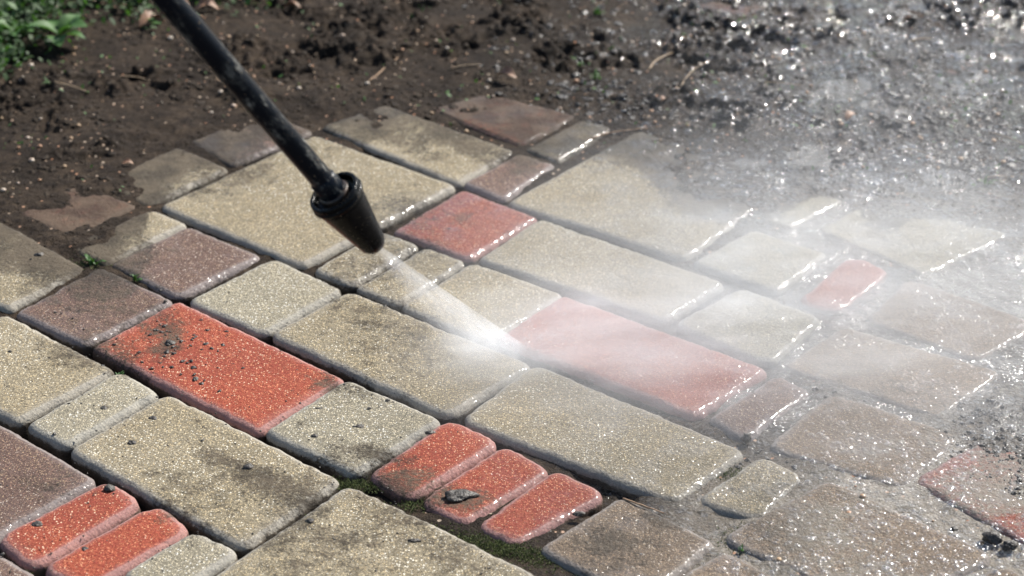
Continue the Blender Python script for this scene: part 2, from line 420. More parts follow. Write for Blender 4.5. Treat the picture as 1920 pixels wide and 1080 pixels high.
#  left, bottom, right, top corners in the photograph; material; corner radius (m); sink (m); label
PV = [
 ('beige', (298,392),(566,504),(858,352),(590,256), .011, 0, 'large tan square paver under the spray nozzle'),
 ('beige', (180,347),(276,393),(430,319),(335,278), .010, 0, None),
 ('brown', (352,270),(436,314),(588,250),(500,210), .010, 0, None),
 ('beige', (600,240),(858,350),(968,287),(722,198), .010, 0, None),
 ('brown', (868,347),(943,379),(1043,312),(973,290), .008, 0, None),
 ('brown2',(803,210),(975,279),(1087,222),(912,178), .010, 0, 'dark rust red paver half under mud'),
 ('beige', (985,284),(1046,308),(1150,245),(1090,228), .008, 0, None),
 ('beige', (948,385),(1285,490),(1494,343),(1195,248), .012, 0, None),
 ('red',   (736,437),(880,491),(1010,411),(868,358), .009, 0, 'wet red square paver beside the nozzle'),
 ('beige', (896,490),(1245,608),(1362,535),(1012,412), .012, 0, None),
 ('beige', (586,510),(658,542),(789,463),(712,436), .012, 0, None),
 ('beige', (666,544),(745,576),(876,494),(798,465), .012, 0, None),
 ('beige', (750,578),(912,647),(1062,557),(887,494), .013, 0, None),
 ('grey',  (348,568),(494,631),(645,548),(514,486), .013, 0, None),
 ('brown', (203,500),(333,561),(493,484),(352,427), .010, 0, None),
 ('beige', (120,467),(200,502),(352,424),(284,397), .010, 0, None),
 ('red',   (28,406),(140,458),(262,390),(150,345), .010, .0004, None),
 ('beige', (-200,480),(15,586),(162,508),(-55,385), .010, 0, None),
 ('brown', (28,590),(158,651),(327,567),(188,503), .010, 0, None),
 ('red',   (172,656),(484,817),(649,716),(334,567), .009, 0, 'long bright red paver spotted with mud'),
 ('beige', (-150,690),(30,798),(218,700),(8,590), .010, 0, None),
 ('grey',  (48,801),(122,844),(300,742),(226,698), .012, 0, None),
 ('beige', (127,848),(456,1034),(642,905),(316,742), .012, 0, None),
 ('grey',  (495,815),(665,895),(832,793),(650,714), .012, 0, None),
 ('beige', (505,632),(838,785),(1003,690),(655,550), .014, 0, None),
 ('red',   (932,640),(1305,787),(1442,697),(1055,556), .010, 0, None),
 ('beige', (861,792),(1265,949),(1402,850),(1003,685), .015, 0, None),
 ('red',   (690,896),(764,946),(940,834),(843,788), .017, 0, None),
 ('red',   (776,944),(872,990),(1042,886),(946,831), .017, .0008, None),
 ('red',   (884,990),(966,1030),(1148,930),(1040,877), .017, .0012, None),
 ('brown', (-230,900),(-30,1028),(184,905),(-20,788), .010, 0, None),
 ('red',   (-8,1013),(58,1073),(269,948),(203,902), .016, 0, None),
 ('red',   (75,1070),(155,1118),(359,1002),(296,946), .016, 0, None),
 ('grey',  (222,1085),(310,1130),(453,1037),(362,995), .014, 0, None),
 ('beige', (385,1095),(760,1290),(1015,1085),(655,911), .014, 0, None),
 ('brown', (-110,1090),(-20,1150),(72,1085),(-14,1035), .010, 0, None),
 ('brown3', (1000,1035),(1200,1140),(1352,1022),(1165,930), .014, .0006, None),
 ('grey',  (1290,495),(1457,554),(1560,478),(1410,430), .014, .001, None),
 ('grey',  (1262,612),(1443,690),(1543,602),(1388,541), .015, 0, None),
 ('grey',  (1395,412),(1487,430),(1590,380),(1515,350), .012, .002, None),
 ('grey',  (1523,432),(1735,522),(1910,440),(1640,370), .016, .0016, None),
 ('red',   (1484,570),(1572,594),(1680,512),(1592,474), .024, .001, 'small oval red paver in the shallow water'),
 ('brown3', (1612,602),(1830,684),(1965,610),(1700,520), .016, .0014, None),
 ('brown3', (1455,692),(1762,792),(1890,700),(1580,610), .014, .0008, None),
 ('brown', (1326,789),(1399,832),(1524,738),(1457,704), .011, 0, None),
 ('brown3', (1424,842),(1692,922),(1822,824),(1558,734), .018, .0004, None),
 ('beige', (1288,946),(1430,984),(1517,898),(1428,850), .018, .0008, None),
 ('red',   (1700,905),(1935,1035),(2080,930),(1850,820), .016, .0008, 'faded red paver under muddy water'),
 ('brown3', (1335,1012),(1650,1150),(1885,1048),(1552,896), .018, .0004, None),
 ('brown3', (1190,1132),(1380,1240),(1570,1140),(1358,1028), .016, .0006, None),
 ('brown3',  (1670,1140),(1900,1240),(2060,1140),(1880,1055), .016, .0012, None),
 ('brown3', (1775,812),(1850,826),(1950,760),(1890,742), .014, .0016, None),
 ('brown3', (1905,700),(2000,730),(2100,660),(1980,625), .014, .001, None),
 ('red',   (1745,132),(1865,172),(1975,125),(1850,92), .012, .002, None),
 ('red',   (1270,30),(1370,55),(1450,25),(1360,5), .012, -.008, None),
]
STAINS = [(225,325,120,40,-.5,.85),(260,350,110,22,-.45,.6),(160,470,90,34,-.45,.8),(30,440,90,26,.5,.6),(190,410,70,40,0,.8),(60,395,40,14,0,.5),(110,445,60,14,.3,.6),(450,240,100,34,-.3,.85),(650,215,100,26,-.3,.7),(760,200,90,16,.2,.7),(930,190,140,28,.1,.72),(1030,225,80,24,.2,.6),(1090,240,70,18,-.4,.5),(1240,262,130,30,.1,.5),  # px centre, semi axes, angle, strength
 (318,640,26,45,.5,.62),(300,610,60,12,-.4,.35),(385,660,22,8,.5,.3),(455,875,130,24,.42,.66),(160,620,90,30,.4,.3),(250,700,60,16,.4,.35),(640,730,50,12,.3,.25),(560,800,40,14,-.6,.25),(700,850,70,12,.3,.3),(330,960,60,10,.5,.3),(800,1000,120,30,.4,.22),(120,860,60,20,.5,.25),(380,800,50,12,.6,.4),(560,935,70,12,.35,.5),(470,860,60,30,.3,.35),
 (880,935,52,24,.1,.62),(740,910,52,22,-.3,.5),(830,935,60,16,-.5,.35),(960,985,60,26,-.4,.32),(770,360,80,30,0,.28),(710,340,60,26,0,.25),
 (430,270,110,40,0,.75),(340,290,80,24,-.4,.55),(220,350,90,40,0,.7),(80,470,90,45,.3,.4),(200,560,130,55,0,.38),(240,520,100,20,.3,.5),(120,560,80,20,0,.3),
 (950,215,150,40,.2,.62),(650,220,80,30,.2,.5),(770,205,120,24,.3,.5),(900,290,70,30,.5,.3),(480,330,120,40,-.3,.28),(640,300,90,24,0,.3),(1250,290,130,40,.1,.35),(1060,270,90,30,-.3,.6),(700,230,110,40,.2,.42),(800,300,130,30,.3,.25),(950,330,60,26,-.4,.3),(1150,300,150,50,.1,.3),(1380,330,110,50,0,.45),
 (1150,1020,120,70,0,.55),(1560,1000,160,70,0,.5),(1650,840,120,50,0,.35),(1400,920,90,40,0,.3),(1650,740,140,60,0,.35),(1840,930,130,80,0,.62),(1740,900,60,20,0,.3),(1600,1060,200,60,0,.5),
 (560,990,220,14,-.5,.22),(480,510,60,16,0,.1),(640,1000,60,20,0,.2),(1080,735,28,10,0,.22),(1060,720,90,30,.35,.15),(250,470,120,30,0,.3),(100,900,120,60,0,.25),(180,760,70,20,-.4,.3),
 (640,600,60,14,.4,.1),(560,540,80,10,.4,.15),(90,640,90,30,.4,.2),(1700,600,120,40,.3,.35),(1750,430,160,50,.1,.3),
]
def dirt_at(X, Y):
    x, y = px(X, Y, 0*X); d = np.zeros_like(x)
    for a, b, ra, rb, an, s in STAINS:
        c, n = math.cos(an), math.sin(an)
        u = ((x-a)*c+(y-b)*n)/ra; v = (-(x-a)*n+(y-b)*c)/rb
        d = np.maximum(d, s*np.exp(-(u*u+v*v)))
    b = soil_base(X, Y)
    rgt = ss(1250, 1500, x)*ss(560, 700, y)
    far = np.maximum(ss(360, 250, y+.0*x), (1-ss(260, 420, x))*(1-ss(430, 560, y)))*(1-.5*ss(900, 1200, x))
    d = d + .34*ss(.40, .66, fbm(X*7, Y*7, 97, 4))*(1-ss(900, 1200, x)) + .12*ss(.4, .7, fbm(X*20, Y*20, 98, 3))
    return d + .7*ss(-.0050, -.0008, b)*(1-.4*rgt) + .30*far*ss(-.0105, -.004, b)
def paver(mat, q, r, sink, label, k):
    z0 = -.004
    P = [gp(*c, z0)[:2] for c in q]
    c0 = sum(P)/4
    pts = []
    na = 14
    for i in range(4):
        a, b, c = P[i-1], P[i], P[(i+1) % 4]
        d1 = (a-b)/np.linalg.norm(a-b); d2 = (c-b)/np.linalg.norm(c-b)
        half = math.acos(float(np.clip(d1@d2, -1, 1)))/2
        rr = min(r, .46*min(np.linalg.norm(a-b), np.linalg.norm(c-b))*math.tan(half))
        bis = (d1+d2)/np.linalg.norm(d1+d2); ctr = b+bis*rr/math.sin(half)
        t = rr/math.tan(half); s0 = b+d1*t-ctr; s1 = b+d2*t-ctr
        for j in range(na+1):
            f = j/na; v = s0*(1-f)+s1*f; v = v/np.linalg.norm(v)*rr
            # ease the angle evenly
            pts.append(ctr+v)
    grow = .0023 if sink == 0 else 0.0
    # even resample of the whole outline
    pts = np.array(pts+[pts[0]]); L = np.r_[0, np.cumsum(np.hypot(*np.diff(pts, axis=0).T))]
    n = max(64, int(L[-1]/.0038))
    t = np.linspace(0, L[-1], n, endpoint=False)
    O = np.stack([np.interp(t, L, pts[:, 0]), np.interp(t, L, pts[:, 1])], 1)
    # ragged rim
    nrm = np.roll(O, -1, 0)-np.roll(O, 1, 0); nrm = np.stack([nrm[:, 1], -nrm[:, 0]], 1); nrm /= np.linalg.norm(nrm, axis=1)[:, None]
    if ((O-c0)*nrm).sum() < 0: nrm = -nrm
    O = O+nrm*grow
    O = O+nrm*((fbm(O[:, 0]*160, O[:, 1]*160, 5+k, 3)-.5)*.0022 + (vn(O[:, 0]*45, O[:, 1]*45, 6+k)-.5)*.0014 - .0013*ss(.74, .9, vn(O[:, 0]*75, O[:, 1]*75, 7+k)))[:, None]
    ch = .0092 if mat != 'brown2' else .008       # rounded rim width
    prof = [(-.0006, -.055), (0, -.0100), (.0004, -.0066), (.0012, -.0046), (.0026, -.0029), (.0045, -.0014), (.0064, -.0005), (ch*.86, 0.0)]
    mn = min(np.linalg.norm(P[0]-P[1]), np.linalg.norm(P[1]-P[2]))
    V = []; edge = []
    for ins, z in prof:
        # smooth inset
        V.append(np.c_[O-nrm*ins, np.full(n, z)])
        edge.append(np.full(n, 1.0 if z > -.02 and z < -.0004 else (.3 if z >= -.0004 else 0)))
    last = V[-1][:, :2]; rings = max(6, int(mn/2/.0055))
    for i in range(1, rings+1):
        f = 1-i/rings*.985
        V.append(np.c_[c0+(last-c0)*f, np.zeros(n)]); edge.append(np.zeros(n))
    V = np.concatenate(V); edge = np.concatenate(edge)
    top = V[:, 2] > -.02
    ax, ay = (random.random()-.5)*.008, (random.random()-.5)*.008
    V[:, 2] += -sink + (V[:, 0]-c0[0])*ax + (V[:, 1]-c0[1])*ay + (random.random()-.5)*.0014
    V[top, 2] += (fbm(V[top, 0]*70, V[top, 1]*70, 90, 3)-.5)*.0010 + (fbm(V[top, 0]*12, V[top, 1]*12, 91, 2)-.5)*.0012
    V[top, 2] += (fbm(V[top, 0]*230, V[top, 1]*230, 92, 2)-.5)*.0007
    R = len(V)//n; idx = np.arange(R*n).reshape(R, n)
    F = np.stack([idx[:-1], np.roll(idx[:-1], -1, 1), np.roll(idx[1:], -1, 1), idx[1:]], -1).reshape(-1, 4)
    # orientation
    a, b, c = V[F[len(F)-1][0]], V[F[len(F)-1][1]], V[F[len(F)-1][2]]
    if np.cross(b-a, c-a)[2] < 0: F = F[:, ::-1]
    # centre cap
    cv = np.array([[c0[0], c0[1], V[-n:, 2].mean()]]); V = np.r_[V, cv]; ci = len(V)-1
    lst = idx[-1]; tri = np.stack([lst, np.roll(lst, -1), np.full(n, ci), np.full(n, ci)], -1)
    me = bpy.data.meshes.new('paver')
    faces = [tuple(map(int, f)) for f in F]
    up = (F[len(F)-1][0] == idx[-2][-1])
    for i in range(n):
        a, b = int(lst[i]), int(lst[(i+1) % n])
        faces.append((a, b, ci) if np.cross(V[b]-V[a], V[ci]-V[a])[2] > 0 else (b, a, ci))
    ctr = np.array([c0[0], c0[1], 0])
    me.from_pydata((V-ctr).tolist(), [], faces)
    me.polygons.foreach_set('use_smooth', np.ones(len(faces), bool))
    edge = np.r_[edge, 0]
    X, Y = V[:, 0], V[:, 1]
    x, y = px(X, Y, 0*X)
    wet = np.maximum(ss(820, 1250, x+.15*(y-600)), ss(260, 200, y)*.3)
    wet = np.maximum(wet, .55*ss(600, 760, x)*ss(560, 500, y)*ss(340, 400, y))
    if mat == 'red' and 730 < q[0][0] < 740: wet = np.full_like(wet, .9)
    wet = np.clip(wet*(.8+.5*(fbm(X*18, Y*18, 93, 3)-.3)), 0, 1)
    if mat == 'brown' and q[0][0] < 600: wet = np.maximum(wet, .3)
    d = dirt_at(X, Y)
    low = ss(-.0050, -.0095, V[:, 2])
    d = d + low*.95  # paver sides turn darker down into the joints
    attr(me, 'wet', wet); attr(me, 'dirt_dark', np.clip(d, 0, 1)); attr(me, 'edge', edge); attr(me, 'splash', ss(1350, 1600, x)*ss(700, 850, y))
    o = link('paver', me, M['red' if mat == 'brown2' else mat], pave); o.location = ctr
    if label: o['label'] = label
for k, (m, a, b, c, d, r, s, lb) in enumerate(PV):
    paver(m, (a, b, c, d), r, s, lb, k)

# ------------------------------------------------------------------ shallow muddy water
def water():
    dy = .0035
    ys = 1.25*np.exp(np.arange(0, math.log(3.3/1.25), dy)); t = np.arange(.02, .345, dy)
    Tg, Yg = np.meshgrid(t, ys); X = (Tg*Yg).ravel(); Y = Yg.ravel(); x, y = px(X, Y, 0*X)
    b = soil_base(X, Y)
    z = np.where(b < 0, -.0034, 0) + np.clip(b, 0, 1)*1.0
    z = np.maximum(z, -.0034)
    wob = (vn(X*16, Y*16, 140)-.5)*160 + (vn(X*45, Y*45, 141)-.5)*60
    m = ss(1300, 1480, x+wob-.5*np.maximum(0, 330-y)) * (1-ss(800, 880, y+.3*wob))      # where the run-off stands
    m = np.maximum(m, .0)
    z = z - .012*(1-m) - .0016*ss(.0005, .003, b) + (vn(X*9, Y*9, 142)-.5)*.0014*ss(-.002, .002, b)
    nx = len(t); ny = len(ys); idx = np.arange(nx*ny).reshape(ny, nx)
    F = np.stack([idx[:-1, :-1], idx[:-1, 1:], idx[1:, 1:], idx[1:, :-1]], -1).reshape(-1, 4)
    me = npmesh('water', np.stack([X, Y, z], 1), F)
    tag(link('water', me, M['water']), 'shallow muddy water running over the right hand pavers and soil', kind='structure')
water()

# ------------------------------------------------------------------ clods, crumbs, grit
def blob(r, seed, sub=3, flat=.6, rough=.45, fr=1.4):
    bm = bmesh.new(); bmesh.ops.create_icosphere(bm, subdivisions=sub, radius=1)
    V = np.array([v.co[:] for v in bm.verts])
    n = fbm(V[:, 0]*fr+seed*3.1+V[:, 2]*1.3, V[:, 1]*fr+seed*1.7-V[:, 2], seed, 4)-.5
    V = V*(1+rough*2*n)[:, None]*np.array([1, 1, flat])*r
    return V, np.array([[v.index for v in f.verts] for f in bm.faces])
def hit(x, y, z=0.0006): return gp(x, y, z)
CL = [
 (858,932,.0135,.0075,.0055,'largest wet black mud clod lying on the middle small red paver','clod'),
 (205,918,.0065,.006,.006,'dark mossy mud clod on the upper end of a small red paver at bottom left','clod'),
 (318,645,.0065,.006,.0045,'largest black mud lump in the brown stain on the long red paver','clod'),
 (308,612,.0034,.003,.003,'small black mud lump nearest the top corner of the long red paver','clod'),
 (366,712,.0034,.004,.003,'upper of two touching black mud lumps along the long red paver','clod'),
 (378,720,.0030,.003,.0025,'lower of two touching black mud lumps along the long red paver','clod'),
 (312,662,.0034,.003,.003,'small black mud lump just below the largest one on the long red paver','clod'),
 (343,678,.0035,.003,.003,'black mud lump standing alone near the middle of the long red paver','clod'),
 (386,646,.0036,.003,.0028,'black mud lump nearest the upper edge of the long red paver','clod'),
 (362,690,.0030,.003,.0025,'smallest black mud lump near the lower edge of the long red paver','clod'),
 (672,800,.0062,.0028,.0022,'flat wet dark chip on the grey square paver right of the long red paver','clod'),
 (590,818,.0040,.0036,.003,'round dark lump at the left of the grey square paver','clod'),
 (598,766,.0052,.002,.0018,'thin dark splinter of soil near the top of the grey square paver','clod'),
 (692,766,.0022,.002,.002,'tiny dark speck at the upper right of the grey square paver','clod'),
 (806,812,.0062,.003,.003,'dark crumb at the right corner of the grey square paver beside the small red pavers','clod'),
 (775,1014,.0075,.003,.0026,'flat glossy dark chip on the large tan paver at the bottom','clod'),
 (581,978,.0045,.0042,.004,'round black crumb near the left edge of the large tan paver at the bottom','clod'),
 (466,876,.0048,.0050,.0035,'round dark lump in the stain of the long tan paver at lower left','clod'),
 (247,831,.0042,.004,.003,'dark lump near the left corner of the long tan paver at lower left','clod'),
 (286,785,.0050,.004,.0032,'jagged dark lump at the top corner of the long tan paver at lower left','clod'),
 (195,766,.0040,.0036,.003,'dark lump at the middle of the small grey paver at left','clod'),
 (1085,964,.0062,.0040,.003,'black crumb under the third small red paver','clod'),
 (70,983,.0052,.0045,.002,'grey dried mud spot on the left small red paver in the corner','clod'),
 (160,1030,.0040,.0040,.002,'grey dried mud spot on the second small red paver in the corner','clod'),
 (75,478,.0060,.005,.004,'dark lump on the tan paver at the left edge','clod'),
 (1399,824,.0055,.005,.011,'upright black mud lump at the lower corner of the small brown paver','clod'),
 (1862,1010,.010,.009,.010,'black wet lump on the rim of the muddy red paver','clod'),
 (1892,1024,.0085,.007,.007,'black wet lump farthest right on the rim of the muddy red paver','clod'),
 (1788,992,.0045,.004,.003,'small black lump on the pale rim below the muddy red paver','clod'),
]
for k, (x, y, a, b, h, lb, cat) in enumerate(CL):
    V, F = blob(1, 100+k, 3, 1, .75, 1.8)
    V = V*np.array([a, b, h*.62])*(.82 if k else 1); V[:, 2] += h*.15
    me = npmesh('mud_clod', V, F)
    o = link('mud_clod', me, M['clod']); p = hit(x, y, -.0004); o.location = p; o.rotation_euler = (0, 0, random.uniform(-.6, .6) if a/b < 1.5 else .1)
    tag(o, lb, cat, 'mud clods on the pavers')

def scatter(name, mat, items, label, cat, protos, smooth=True):
    """items: (x,y,z,scale,rot) arrays joined into one mesh"""
    VV = []; FF = []; off = 0
    for i, (x, y, z, s, rz) in enumerate(items):
        V, F = protos[i % len(protos)]
        c, n = math.cos(rz), math.sin(rz)
        W = np.stack([V[:, 0]*c-V[:, 1]*n, V[:, 0]*n+V[:, 1]*c, V[:, 2]], 1)*s + (x, y, z)
        VV.append(W); FF.append(F+off); off += len(V)
    me = npmesh(name, np.concatenate(VV), np.concatenate(FF), smooth)
    return tag(link(name, me, mat), label, cat, kind='stuff')

crumbP = [blob(1, 300+i, 2, .55, 1.25, 2.3) for i in range(12)]
its = []
def dens_points(n, f):
    """rejection sample over the frame's ground, f(px,py)->0..1"""
    out = []
    while len(out) < n:
        x = RNG.uniform(-40, 1960, 4000); y = RNG.uniform(-30, 1120, 4000)
        k = RNG.uniform(0, 1, 4000) < f(x, y)
        out += list(zip(x[k], y[k]))
    return out[:n]
def on_paver(x, y): return (ss(520, 560, y)*(1-ss(700, 1000, x)))
for x, y in dens_points(420, lambda x, y: (1-ss(650, 900, x-.3*(y-700)))*ss(430, 600, y)*(vn(x/70, y/40, 7)**2*1.5)):
    p = gp(x, y, .0004); its.append((*p, RNG.uniform(.0003, .0010)*(1+1.2*(RNG.random() > .94)), RNG.uniform(0, 6)))
for x, y in dens_points(60, lambda x, y: np.exp(-(((x-330)/70)**2+((y-650)/45)**2))):
    p = gp(x, y, .0004); its.append((*p, RNG.uniform(.0008, .0022), RNG.uniform(0, 6)))
scatter('soil_crumbs', M['clod'], its, 'tiny black soil crumbs sprinkled over the dry pavers at left', 'soil crumbs', crumbP)

def soil_pts(n, f, lo, hi, sink=.2, pw=2.5):
    P = dens_points(n, f); g = np.array([gp(a, b)[:2] for a, b in P])
    z = soil_height(g[:, 0], g[:, 1])
    s = lo+(hi-lo)*RNG.random(n)**pw
    # what lies above the paver tops rests on the soil
    return [(g[i, 0], g[i, 1], z[i]+s[i]*(.5-sink), s[i], RNG.uniform(0, 6)) for i in range(n)]
def loose(x, y):
    top = 1-ss(150, 260, y-.06*np.maximum(0, x-500)*1.0)
    left = (1-ss(180, 330, x))*(1-ss(330, 400, y))
    right = ss(1420, 1560, x)*(1-ss(330, 370, y))
    return np.clip(np.maximum(np.maximum(top, left), right), 0, 1)
cl = lambda x, y: loose(x, y)*(.15+.85*ss(.42, .6, vn(x/120, y/45, 8)*.6+vn(x/50, y/20, 18)*.4))
scatter('soil_lumps', M['lump'], soil_pts(5000, lambda x, y: cl(x, y)*(1-ss(800, 1300, x)), .0008, .0062, .75, 4.5), 'loose black soil lumps lying over the muddy ground at left', 'soil lumps', crumbP)
far = lambda x, y: ss(1760, 1830, x)*ss(730, 770, y)*(1-ss(900, 940, y))+.5*np.exp(-(((x-1540)/45)**2+((y-735)/18)**2))+.6*np.exp(-(((x-1420)/50)**2+((y-858)/16)**2))+.3*np.exp(-(((x-1590)/60)**2+((y-600)/14)**2))+.25*np.exp(-(((x-1720)/90)**2+((y-560)/20)**2))
scatter('mud_crumbs', M['wetlump'], soil_pts(800, far, .0006, .0032, .5, 3), 'wet grey black mud crumbs heaped between the flooded pavers', 'mud crumbs', crumbP)
edgef = lambda x, y: np.exp(-((soil_base(gpv(x, y)[0], gpv(x, y)[1])-.0006)/.0016)**2)*(y < 520)*(.25+.75*ss(.4, .6, vn(x/40, y/20, 48)))
def gpv(x, y):
    dx = (x-960)/FPX; dy = -(y-540)/FPX; d1 = cp*dy+sp; d2 = sp*dy-cp; t = -CAM_H/d2
    return dx*t, d1*t
scatter('edge_crumbs', M['lump'], soil_pts(2600, edgef, .0004, .0024, .5, 3), 'fine soil crumbs banked along the edge of the half buried pavers', 'soil crumbs', crumbP)
scatter('wet_lumps', M['wetlump'], soil_pts(3200, lambda x, y: cl(x, y)*ss(800, 1300, x), .0010, .0070, .7, 3.5), 'glistening wet soil lumps churned up at upper right', 'soil lumps', crumbP)
pebP = [blob(1, 330+i, 2, .7, .2, .8) for i in range(4)]
peb = soil_pts(520, lambda x, y: loose(x, y)*.8+.15*ss(1300, 1400, x)*ss(850, 900, y), .0008, .0040, .1, 3)
scatter('grit', M['pebble'], peb[::2], 'pale grit grains scattered through the soil', 'grit', pebP)
scatter('tan_grit', M['tan'], peb[1::2], 'orange brown grit grains scattered through the soil', 'grit', pebP)

# ------------------------------------------------------------------ water beads and splashes
def bead(flat=.55):
    bm = bmesh.new(); bmesh.ops.create_icosphere(bm, subdivisions=2, radius=1)
    V = np.array([v.co[:] for v in bm.verts])*(1, 1, flat)
    return V, np.array([[v.index for v in f.verts] for f in bm.faces])
beadP = [bead(.65), bead(.5), bead(.8)]
def wetf(x, y):
    a = ss(1350, 1600, x-.2*(y-900))*ss(760, 860, y)
    b = ss(1150, 1500, x)*ss(930, 1000, y)*.8
    c = .6*ss(1650, 1850, x)*ss(640, 720, y)
    d = .5*np.exp(-(((x-1620)/80)**2+((y-850)/30)**2))
    e = .9*ss(1050, 1700, x+.3*y)*(1-ss(330, 420, y)) + .25*ss(1500, 1800, x)*ss(330, 400, y)*(1-ss(560, 640, y))
    return np.clip((a+b+c+d+e)*(.15+1.2*vn(x/60, y/30, 12)**1.6), 0, 1)
its = []
P = dens_points(4200, wetf)
g = np.array([gp(a, b)[:2] for a, b in P]); z = np.maximum(soil_height(g[:, 0], g[:, 1]), -.0005)
for i in range(len(P)):
    s = (.0005+.0022*RNG.random()**2.2)*(1+.55*max(0, g[i, 1]-1.6))
    its.append((g[i, 0], g[i, 1], z[i]+.1*s, s, 0))
splP = [blob(1, 500+i, 2, .62, .55, 1.5) for i in range(12)]
def splf(x, y):
    a = ss(1380, 1650, x-.2*(y-900))*ss(760, 860, y)
    b = .7*ss(1120, 1400, x)*ss(960, 1020, y)
    c = ss(1000, 1700, x+.35*y)*(1-ss(330, 400, y+.1*np.maximum(0, 1500-x)))
    d = .6*ss(1700, 1850, x)*ss(380, 430, y)*(1-ss(700, 800, y)) + .35*np.exp(-(((x-1620)/80)**2+((y-850)/30)**2)) + .5*np.exp(-(((x-1590)/90)**2+((y-595)/16)**2)) + .3*np.exp(-(((x-1440)/40)**2+((y-350)/16)**2))
    return np.clip((a+b+c+d)*(.05+1.6*vn(x/50, y/22, 14)**2.2), 0, 1)
sp_i = []
P = dens_points(1700, splf); gg = np.array([gp(a, b)[:2] for a, b in P]); zz = np.maximum(soil_height(gg[:, 0], gg[:, 1]), -.0012)
for i in range(len(P)):
    s_ = (.0012+.0040*RNG.random()**2.0)*(1+.45*max(0, gg[i, 1]-1.6)); sp_i.append((gg[i, 0], gg[i, 1], zz[i]+.05*s_, s_, RNG.uniform(0, 6)))
scatter('water_splashes', M['splash'], sp_i, 'glittering splashes of water thrown over the mud and wet pavers at right', 'water splashes', splP)
scatter('water_beads', M['drop'], its, 'sparkling water beads splashed over the wet mud and pavers at right', 'water drops', beadP)

# ------------------------------------------------------------------ twigs, straw, leaves
def tube(pts, r, sides=7, taper=None, name='tube'):
    pts = [Vector(p) for p in pts]; V = []; n = len(pts)
    up = Vector((0, 0, 1))
    for i, p in enumerate(pts):
        t = (pts[min(i+1, n-1)]-pts[max(i-1, 0)]).normalized()
        a = t.cross(up); a = a.normalized() if a.length > 1e-4 else Vector((1, 0, 0)); b = t.cross(a)
        rr = r*(taper(i/(n-1)) if taper else 1)
        for k in range(sides):
            q = 2*math.pi*k/sides; V.append(p+(a*math.cos(q)+b*math.sin(q))*rr)
    F = [(i*sides+k, i*sides+(k+1) % sides, (i+1)*sides+(k+1) % sides, (i+1)*sides+k) for i in range(n-1) for k in range(sides)]
    me = bpy.data.meshes.new(name)
    F2 = F+[tuple(reversed(range(sides))), tuple(range((n-1)*sides, n*sides))]
    me.from_pydata([v[:] for v in V], [], F2); me.polygons.foreach_set('use_smooth', [True]*len(F)+[False]*2)
    return me
def soil_z(x, y): 
    return float(soil_height(np.array([x]), np.array([y]))[0])
def stick(x0, y0, x1, y1, r, mat, name, label, cat, grp=None, lift=.002):
    A = gp(x0, y0); B = gp(x1, y1); n = 9; pts = []
    L = np.linalg.norm(B-A); per = np.array([-(B-A)[1], (B-A)[0], 0])/L
    zs = max(soil_z(A[0], A[1]), -.0005)+lift, max(soil_z(B[0], B[1]), -.0005)+lift
    bend = random.uniform(-.06, .06)*L
    for i in range(n):
        f = i/(n-1); p = A*(1-f)+B*f+per*bend*math.sin(f*math.pi)+per*random.uniform(-.01, .01)*L
        pts.append((p[0], p[1], zs[0]*(1-f)+zs[1]*f+r+.002*math.sin(f*math.pi)))
    me = tube(pts, r, 7, lambda f: 1-.45*f, name)
    o = link(name, me, mat); recenter(o, pts[0]); o.location.z -= .0018; return tag(o, label, cat, grp)
TW = [
 (428,98,486,80,.0032,'straw','pale stalk right of the wand near the top'),
 (842,134,902,130,.0022,'straw','tan stalk lying on the soil above the middle of the pavement'),
 (690,158,745,112,.0020,'twig','thin rusty twig beside the dark hollow in the soil'),
 (1215,142,1262,104,.0024,'straw','short pale stick lying diagonally in the black soil'),
 (1275,174,1328,132,.0016,'straw','thin straw just right of the short pale stick'),
 (1318,228,1375,206,.0017,'straw','thin straw in the grey wet soil above the misty paver'),
 (1705,85,1745,78,.0024,'straw','pale stalk in the glittering mud at upper right'),
 (1415,166,1500,162,.0012,'straw','long thin straw lying level in the wet soil'),
 (1855,252,1920,275,.0014,'straw','thin orange straw near the right edge'),
 (1845,338,1888,334,.0016,'straw','bent straw in the mud over the water'),
 (1685,282,1735,290,.0014,'straw','thin straw left of the puddle under the bright mud'),
 (1522,226,1560,240,.0018,'twig','short reddish twig in the splashed mud'),
 (105,180,165,183,.0024,'straw','pale stalk in the soil at the left under the green leaves'),
 (225,158,285,160,.0020,'straw','dull stalk between the wand and the green leaves'),
 (180,278,215,283,.0018,'straw','pale chip of straw in the soil above the left pavers'),
 (1100,262,1215,240,.0016,'twig','pale root strand crossing the edge of the misty pavers'),
 (1168,935,1245,962,.0017,'twig','curved pale root below the long wet tan paver'),
 (1535,262,1545,288,.0010,'straw','tiny upright straw in the splashed mud'),
 (1210,0,1240,22,.0022,'twig','orange brown twig at the top edge'),
 (1700,25,1770,60,.0016,'twig','thin brown root in the upper right soil'),
]
for t in TW:
    nm = 'straw' if t[5] == 'straw' else 'twig'
    stick(*t[:4], t[4]*.62, M[t[5]], nm, t[6], nm, 'straws and twigs on the soil', .0012)

